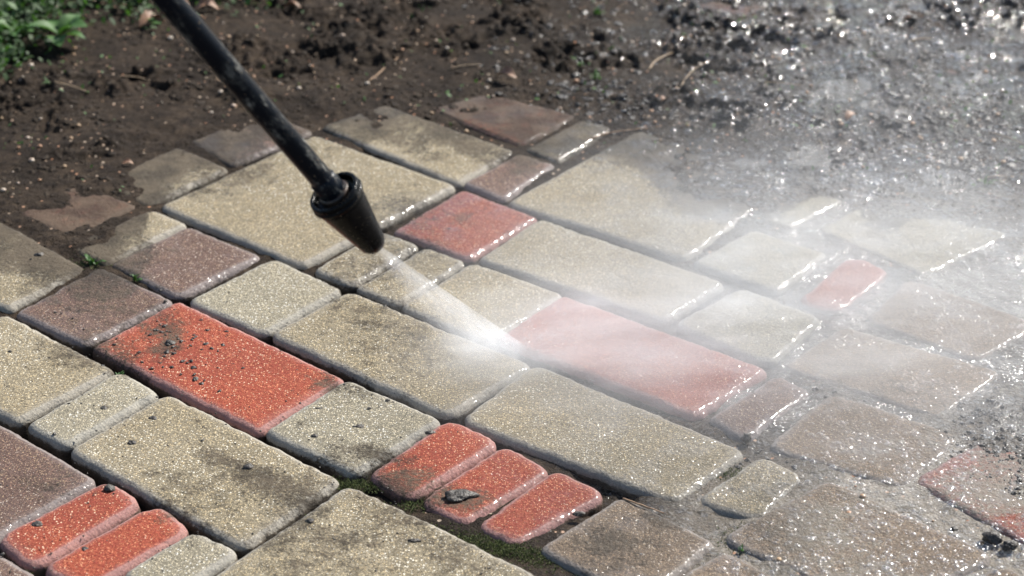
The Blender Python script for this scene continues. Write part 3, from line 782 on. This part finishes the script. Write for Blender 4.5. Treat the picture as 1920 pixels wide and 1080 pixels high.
def leaf_mesh(L, W, curl=.25, fold=.2, name='leaf'):
    nu, nv = 9, 5; V = []
    for i in range(nu):
        u = i/(nu-1); wd = W*math.sin(math.pi*min(1, u**.8))**.8*(1 if u < .98 else .1)+W*.03
        for j in range(nv):
            v = j/(nv-1)*2-1
            V.append((u*L, v*wd/2, L*curl*math.sin(u*math.pi)*.6+abs(v)*wd*fold+.02*L*math.sin(9*u+3*v)))
    F = [(i*nv+j, (i+1)*nv+j, (i+1)*nv+j+1, i*nv+j+1) for i in range(nu-1) for j in range(nv-1)]
    return npmesh(name, V, F)
DL = [(285,66,.045,'crumpled orange brown leaf left of the wand at the top'),(385,38,.038,'brown leaf just right of the wand near the top edge'),(345,28,.030,'small brown leaf behind the wand at the top'),
 (950,150,.032,'pale pink brown leaf scrap on the soil above the rusty paver'),(238,312,.015,'small rust coloured leaf scrap in the soil left of the wand'),
 (545,28,.030,'brown leaf scrap in the soil at the top centre'),(1598,240,.024,'pale rounded leaf scrap in the splashed mud'),(1245,200,.016,'small orange leaf scrap by the wet soil'),(1700,45,.022,'tan leaf scrap at the top right'),(480,15,.024,'rusty leaf scrap near the top edge')]
for i, (x, y, L, lb) in enumerate(DL):
    me = leaf_mesh(L, L*.55, .3+.2*random.random(), .35, 'dry_leaf'); p = gp(x, y); o = link('dry_leaf', me, M['dryleaf'])
    o.location = (p[0]-L*.4, p[1], soil_z(p[0], p[1])+.003); o.rotation_euler = (random.uniform(-.4, .4), random.uniform(-.2, .2), random.uniform(-.8, .8))
    tag(o, lb, 'dry leaf', 'dry leaf scraps on the soil')

def weed(x, y, n, L, label, mat, elev=(.25, .8)):
    p = gp(x, y); z = soil_z(p[0], p[1])
    e = bpy.data.objects.new('leafy_weed', None); C.objects.link(e); e.location = (p[0], p[1], z); e.empty_display_size = .01
    tag(e, label, 'weed', 'leafy weeds in the top left corner')
    st = link('stem', tube([(0, 0, -.004), (.002, 0, .010), (.001, .002, .018)], .0014, 6, None, 'stem'), M['leafdark'], e)
    for i in range(n):
        a = i*2.4+random.uniform(-.3, .3); l = L*random.uniform(.7, 1.1)
        me = leaf_mesh(l, l*random.uniform(.5, .68), .22, .18)
        o = link('leaf', me, mat, e); o.location = (.001, .002, random.uniform(.008, .018))
        o.rotation_euler = (random.uniform(-.2, .2), -random.uniform(*elev), a)
weed(115, 100, 6, .052, 'broad leaved weed with bright green leaves standing forward in the corner', M['leaf'], (.05, .5))
weed(30, 95, 6, .040, 'green weed at the left edge with leaves near the soil', M['leaf'])
weed(70, 40, 8, .036, 'small leaved green weed in the middle of the corner patch', M['leaf'])
weed(185, 30, 8, .034, 'dark green weed near the top edge left of the wand', M['leafdark'])
weed(265, 10, 7, .034, 'green weed at the top edge touching the wand', M['leaf'])
weed(10, 15, 8, .036, 'bright green weed cut off by the top left corner', M['leaf'])
weed(395, 8, 7, .028, 'small green weed at the top edge right of the wand', M['leafdark'])

def flat_leaf():
    V = np.array([(0, 0, 0), (.5, .28, .12), (1, 0, .05), (.5, -.28, .12)]); return V, np.array([(0, 3, 2, 1)])
def leaves(n, f, lo, hi, z0, z1):
    P = dens_points(n, f); g = np.array([gp(a, b)[:2] for a, b in P]); z = soil_height(g[:, 0], g[:, 1]); VV = []; FF = []
    base = np.array([(0, 0, 0), (.35, .26, .10), (.7, .22, .12), (1, 0, .05), (.7, -.22, .12), (.35, -.26, .10)])
    for i in range(n):
        s = RNG.uniform(lo, hi); R = Matrix.Rotation(RNG.uniform(0, 6.28), 3, 'Z') @ Matrix.Rotation(-RNG.uniform(-.2, 1.1), 3, 'Y') @ Matrix.Rotation(RNG.uniform(-.5, .5), 3, 'X')
        W = base@np.array(R).T*s+(g[i, 0], g[i, 1], z[i]+RNG.uniform(z0, z1)); VV.append(W)
        FF += [(6*i, 6*i+5, 6*i+4, 6*i+1), (6*i+1, 6*i+4, 6*i+3, 6*i+2)]
    return np.concatenate(VV), np.array(FF)
corner = lambda x, y: (1-ss(120, 330, x+1.6*y))*(.3+.9*vn(x/45, y/25, 31)) + .8*np.exp(-(((x-420)/70)**2+((y-0)/22)**2)) + .5*np.exp(-(((x-270)/40)**2+((y-20)/30)**2))
V, F = leaves(3200, corner, .006, .016, .0, .03)
tag(link('ground_cover', npmesh('ground_cover', V, F, False), M['leafdark']), 'low dark green ground cover in the top left corner', 'ground cover', kind='stuff')
V, F = leaves(260, corner, .008, .020, .01, .035)
tag(link('clover_leaves', npmesh('clover_leaves', V, F, False), M['leaf']), 'bright green small leaves topping the ground cover', 'ground cover', kind='stuff')
V, F = leaves(420, lambda x, y: loose(x, y)*(vn(x/60, y/30, 33)**3)*1.2, .003, .009, .0, .006)
tag(link('seedlings', npmesh('seedlings', V, F, False), M['leaf']), 'tiny green seedlings dotted through the soil', 'seedlings', kind='stuff')

SP = [(175,490,.014,10,'green sprout in the joint at the corner of the tan paver on the left'),(252,522,.012,8,'green sprout between the two brown pavers'),
      (1120,38,.016,6,'bright green seedling at the top right of centre'),(1120,152,.014,6,'bright green seedling in the black soil right of centre'),(1090,128,.012,5,'upright green shoot left of the bright seedling'),
      (224,700,.008,6,'tiny green sprout at the corner of the long red paver'),(1388,1025,.008,6,'tiny bright green sprout in the wet grey mud'),(95,178,.012,6,'green sprout in the soil under the weeds'),(1850,350,.012,6,'small green shoot in the mud over the water')]
for x, y, L, n, lb in SP:
    p = gp(x, y); z = max(soil_z(p[0], p[1]), -.006); e = bpy.data.objects.new('green_sprout', None); C.objects.link(e); e.location = (p[0], p[1], z)
    tag(e, lb, 'sprout', 'green sprouts in joints and soil')
    for i in range(n):
        me = leaf_mesh(L*random.uniform(.6, 1.2), L*.28, .3, .1, 'blade'); o = link('leaf', me, M['leaf'], e)
        o.location = (random.uniform(-.3, .3)*L, random.uniform(-.15, .15)*L, 0)
        o.rotation_euler = (0, -random.uniform(.3, 1.2), random.uniform(0, 6.28))

# moss tufts in joints
mossf = lambda x, y: (np.exp(-(((x-940)/90)**2+((y-1025-.25*(x-940))/14)**2))*1.0+np.exp(-(((x-665)/50)**2+((y-905)/9)**2))+.8*np.exp(-(((x-775)/22)**2+((y-942)/9)**2))
    +.5*np.exp(-(((x-1370)/50)**2+((y-885)/10)**2))+.4*np.exp(-(((x-1400)/40)**2+((y-1010)/18)**2))+.5*np.exp(-(((x-170)/30)**2+((y-492)/10)**2))+.3*np.exp(-(((x-52)/14)**2+((y-1078)/8)**2))+.25*np.exp(-(((x-600)/60)**2+((y-955-(-.66)*(x-600))/7)**2)))
tuft = []
for i in range(4):
    V = []; F = []
    for j in range(7):
        a = RNG.uniform(0, 6.28); t = RNG.uniform(.2, 1.0); c, s = math.cos(a), math.sin(a); k = len(V)
        V += [(-.12*s, .12*c, 0), (.12*s, -.12*c, 0), (c*t*.9, s*t*.9, 1.0-t*.3)]; F.append((k, k+1, k+2))
    tuft.append((np.array(V), np.array(F)))
P = dens_points(4500, mossf); g = np.array([gp(a, b, -.003)[:2] for a, b in P]); z = np.maximum(soil_height(g[:, 0], g[:, 1]), -.006)
scatter('moss', M['moss'], [(g[i, 0], g[i, 1], z[i]-.0004, RNG.uniform(.0010, .0028), RNG.uniform(0, 6)) for i in range(len(P))], 'green moss growing in the joints beside the small red pavers', 'moss', tuft, False)

# ------------------------------------------------------------------ pressure washer lance
def lathe(prof, n=48, name='lathe', smooth=True):
    V = []; F = []
    for r, z in prof:
        for k in range(n):
            a = 2*math.pi*k/n; V.append((r*math.cos(a), r*math.sin(a), z))
    m = len(prof)
    for i in range(m-1):
        for k in range(n): F.append((i*n+k, i*n+(k+1) % n, (i+1)*n+(k+1) % n, (i+1)*n+k))
    me = npmesh(name, V, F, smooth); return me
TIP_D = 1.55
tip = Vector(at(704, 462, TIP_D)); rear = Vector(at(629, 365, TIP_D-.036)); far_ = Vector(at(300, -18, TIP_D-.135))
ax = (tip-rear).normalized(); Lz = (tip-rear).length
root = bpy.data.objects.new('pressure_washer_lance', None); C.objects.link(root); root.location = tip; root.empty_display_size = .02
tag(root, 'black pressure washer lance with cone nozzle spraying the pavers', 'pressure washer')
q = ax.to_track_quat('Z', 'Y')
def place(o, p, quat=q):
    o.parent = root; o.location = Vector(p)-tip; o.rotation_mode = 'QUATERNION'; o.rotation_quaternion = quat; return o
KS = .94
R0, R1 = .0215, .0112
prof = [(.0105, .004), (.0150, .0035), (.0178, .0022), (.0186, .0000), (.0186, -.0030), (.0196, -.0042), (.0212, -.0040), (.0220, -.0034), (.0222, .0010), (.0218, .0030), (.0209, .0040),
        (.0209, .0060), (.0211, .0075), (.0209, .0090), (.0205, .0105)]
for i in range(1, 13):
    f = i/12; prof.append((.0205+(R1-.0205)*f, .0105+(Lz-.004-.0105)*f))
prof += [(R1-.0006, Lz-.0034), (R1-.0025, Lz), (.0052, Lz+.0003), (.0044, Lz-.0006), (.0036, Lz-.004), (.0001, Lz-.005)]
place(link('nozzle', lathe(prof, 64, 'nozzle'), M['nozzle']), rear)
place(link('nozzle_rim', lathe([(.0222, .0012), (.0229, .0016), (.0231, .0030), (.0228, .0044), (.0218, .0048)], 64, 'nozzle_rim'), M['nozzle']), rear)
place(link('hub', lathe([(.0098, .006), (.0128, .0058), (.0133, .0045), (.0133, -.0030), (.0125, -.0042), (.0100, -.0045)], 48, 'hub'), M['brass']), rear)
place(link('orifice', lathe([(.0001, Lz-.0018), (.0030, Lz-.0018), (.0037, Lz-.0026), (.0037, Lz-.006)], 24, 'orifice'), M['brass']), rear)
dirn = (far_-rear).normalized(); qt = (-dirn).to_track_quat('Z', 'Y')
tl = .95; prof = []
for i in range(60):
    zz = -tl+tl*i/59; prof.append((.0097+.00018*math.sin(i*2.3), zz))
prof = [(.0001, -tl-.001), (.008, -tl-.001)]+prof+[(.0097, .003)]
place(link('tube', lathe(prof, 40, 'tube'), M['tube']), rear, qt)
place(link('collar', lathe([(.0097, -.020), (.0112, -.0185), (.0115, -.010), (.0115, -.003), (.0100, .001)], 40, 'collar'), M['tube']), rear, qt)

# ------------------------------------------------------------------ water jet (spray cone) and mist
imp_a = Vector(gp(985, 658)); imp_b = Vector(gp(835, 652))
jt = tip+ax*.001
def jet():
    mid = (imp_a+imp_b)/2; d = (mid-jt).normalized(); L = (mid-jt).length+.012
    side = (imp_a-imp_b); side -= d*side.dot(d); side.normalize(); nn = d.cross(side)
    hw = (imp_a-imp_b).length*.52
    V = []; F = []; n = 28; m = 14
    for i in range(m+1):
        f = i/m; w = .0035+(hw-.0035)*f; t = .0032+.015*f
        for k in range(n):
            a = 2*math.pi*k/n; V.append((w*math.cos(a), t*math.sin(a), L*f))
    for i in range(m):
        for k in range(n): F.append((i*n+k, i*n+(k+1) % n, (i+1)*n+(k+1) % n, (i+1)*n+k))
    me = bpy.data.meshes.new('water_jet'); me.from_pydata(V, [], F+[tuple(reversed(range(n))), tuple(range(m*n, m*n+n))])
    g = N('jet_spray'); P = g.n('ShaderNodeTexCoord').outputs['Object']
    sx = g.n('ShaderNodeSeparateXYZ', i={0: P})
    wz = g.mth('ADD', g.mth('MULTIPLY', sx.outputs[2], (hw-.0035)/L), .0035)
    u = g.mth('DIVIDE', sx.outputs[0], wz)                       # -1..1 across the fan
    tz = g.mth('ADD', g.mth('MULTIPLY', sx.outputs[2], .015/L), .0032)
    v = g.mth('DIVIDE', sx.outputs[1], tz)
    core = g.ramp(u, .45, .95); body = g.ramp(u, -1.0, .7, .12, .75)
    edgeo = g.ramp(g.mth('ABSOLUTE', u), 1.0, .90)
    mp = g.n('ShaderNodeCombineXYZ', i={0: g.mth('MULTIPLY', u, 11.0), 1: g.mth('MULTIPLY', v, .8), 2: g.mth('MULTIPLY', sx.outputs[2], 9.0)})
    st = g.ramp(g.noise(mp.outputs[0], 1.6, 3, .6),   .40, .62, .12, 2.0)
    dn = g.mth('MULTIPLY', g.mth('ADD', g.mth('MULTIPLY', core, 1.0), body), st)
    dn = g.mth('MULTIPLY', dn, edgeo)
    dn = g.mth('DIVIDE', g.mth('MULTIPLY', dn, .095), g.mth('ADD', tz, .002))
    vol = g.n('ShaderNodeVolumePrincipled', i={'Color': (.97, .98, 1, 1), 'Density': dn, 'Anisotropy': .2})
    g.t.links.new(vol.outputs[0], g.out.inputs['Volume'])
    o = link('water_jet', me, g.m)
    Mx = Matrix((side, nn, d)).transposed().to_4x4(); Mx.translation = jt; o.matrix_world = Mx
    tag(o, 'fan shaped white water jet leaving the nozzle and striking the pavers', 'water jet')
jet()

def mist():
    B = [  # px, z, radii, density
     (905,674,.002,(.050,.060,.009),15.0),
     (975,655,.005,(.060,.055,.013),9.0),
     (1080,628,.018,(.11,.075,.022),7.5),
     (1240,600,.024,(.18,.12,.032),3.4),
     (1440,560,.030,(.24,.16,.040),1.9),
     (1290,440,.042,(.22,.14,.050),1.2),
     (1560,420,.045,(.24,.17,.050),.9),
     (1800,520,.040,(.26,.22,.050),1.5),
     (1230,730,.010,(.22,.07,.020),2.2),
     (1620,740,.016,(.26,.14,.028),1.7),
     (1750,230,.050,(.34,.30,.060),.45),
    ]
    x0, x1, y0, y1, z0, z1 = -.14, 1.05, 1.35, 3.0, -.020, .16
    me = box_mesh('haze', x0, x1, y0, y1, z0, z1)
    g = N('spray_mist'); P = g.pos(); tot = None
    wob = g.n('ShaderNodeTexNoise', i={'Vector': P, 'Scale': 9.0, 'Detail': 2.0})
    off = g.n('ShaderNodeVectorMath', operation='MULTIPLY_ADD', i={0: wob.outputs['Color'], 1: (.05, .05, .03), 2: P}).outputs[0]
    for x, y, z, r, a in B:
        c = gp(x, y, z); c = c+np.array([.025, .025, .015])
        s = g.n('ShaderNodeVectorMath', operation='SUBTRACT', i={0: off, 1: tuple(c)})
        m = g.n('ShaderNodeVectorMath', operation='MULTIPLY', i={0: s.outputs[0], 1: tuple(1/q for q in r)})
        d = g.n('ShaderNodeVectorMath', operation='DOT_PRODUCT', i={0: m.outputs[0], 1: m.outputs[0]}).outputs['Value']
        e = g.mth('MULTIPLY', g.mth('EXPONENT', g.mth('MULTIPLY', d, -1.0)), a)
        tot = e if tot is None else g.mth('ADD', tot, e)
    mp = g.n('ShaderNodeMapping', i={'Vector': P}); mp.inputs['Rotation'].default_value = (0, 0, -.5); mp.inputs['Scale'].default_value = (5.5, 22, 20)
    nz = g.ramp(g.noise(mp.outputs[0], 1.0, 4, .55), .32, .68, .45, 1.45)
    nz = g.mth('MULTIPLY', nz, g.ramp(g.noise(mp.outputs[0], 3.6, 3, .6), .3, .7, .6, 1.35))
    dn = g.mth('SUBTRACT', g.mth('MULTIPLY', tot, nz), .05)
    dn = g.mth('MAXIMUM', dn, 0.0)
    vol = g.n('ShaderNodeVolumePrincipled', i={'Color': (.97, .98, 1, 1), 'Density': dn, 'Anisotropy': .2})
    g.t.links.new(vol.outputs[0], g.out.inputs['Volume'])
    o = link('spray_mist', me, g.m)
    tag(o, 'white spray mist drifting right from where the jet strikes', 'mist', kind='stuff')
mist()

# ------------------------------------------------------------------ flying droplets round the impact, drops on the nozzle
its = []
o0 = np.array(imp_a)
for i in range(900):
    a = RNG.uniform(-1.25, 1.6); d = .01+RNG.exponential(.085); z = abs(RNG.normal(0, .012))+.15*d*RNG.random()
    its.append((o0[0]+math.cos(a)*d, o0[1]+math.sin(a)*d, z+.001, RNG.uniform(.00022, .0008), 0))
scatter('spray_droplets', M['drop'], its, 'fine water droplets thrown up from where the jet strikes', 'water droplets', [bead(1.0)])

def streaks():
    segs = []
    mid = (imp_a+imp_b)/2
    for i in range(170):                                    # inside the jet
        u = RNG.random()**.7; tgt = imp_b.lerp(imp_a, min(1.0, u+.02)); d = (tgt-jt); f = RNG.uniform(.05, .96); L = RNG.uniform(.006, .022)
        p = jt+d*f; q_ = p+d.normalized()*L; segs.append((p, q_, RNG.uniform(.00014, .00034)))
    for i in range(260):                                    # thrown off the stone
        a = RNG.uniform(-1.1, 1.7); e = RNG.uniform(.05, .55); dd = Vector((math.cos(a)*math.cos(e), math.sin(a)*math.cos(e), math.sin(e)))
        st = imp_a.lerp(imp_b, RNG.uniform(-.1, .5)) + Vector((0, 0, .001)); f = .004+RNG.exponential(.045); L = RNG.uniform(.003, .012)
        p = st+dd*f; q_ = p+dd*L; segs.append((p, q_, RNG.uniform(.00014, .00040)))
    V = []; F = []
    for p, q_, r_ in segs:
        t = (q_-p).normalized(); a_ = t.cross(Vector((0, 0, 1))).normalized(); b_ = t.cross(a_); k = len(V)
        V.append(p[:])
        for m, rr in ((.3, r_), (.75, r_)):
            c = p.lerp(q_, m)
            for j in range(5): th = 2*math.pi*j/5; V.append((c+(a_*math.cos(th)+b_*math.sin(th))*rr)[:])
        V.append(q_[:])
        for j in range(5):
            j2 = (j+1) % 5
            F += [(k, k+1+j2, k+1+j, k), (k+1+j, k+1+j2, k+6+j2, k+6+j), (k+11, k+6+j, k+6+j2, k+11)]
    me = bpy.data.meshes.new('water_streaks'); me.from_pydata(V, [], [tuple(dict.fromkeys(f)) for f in F])
    me.polygons.foreach_set('use_smooth', [True]*len(F))
    tag(link('water_streaks', me, M['streak']), 'thin bright water streaks in the jet and thrown off the stone', 'water streaks', kind='stuff')
M['streak'] = drop_mat('water_streak', 2.0, .35)
streaks()
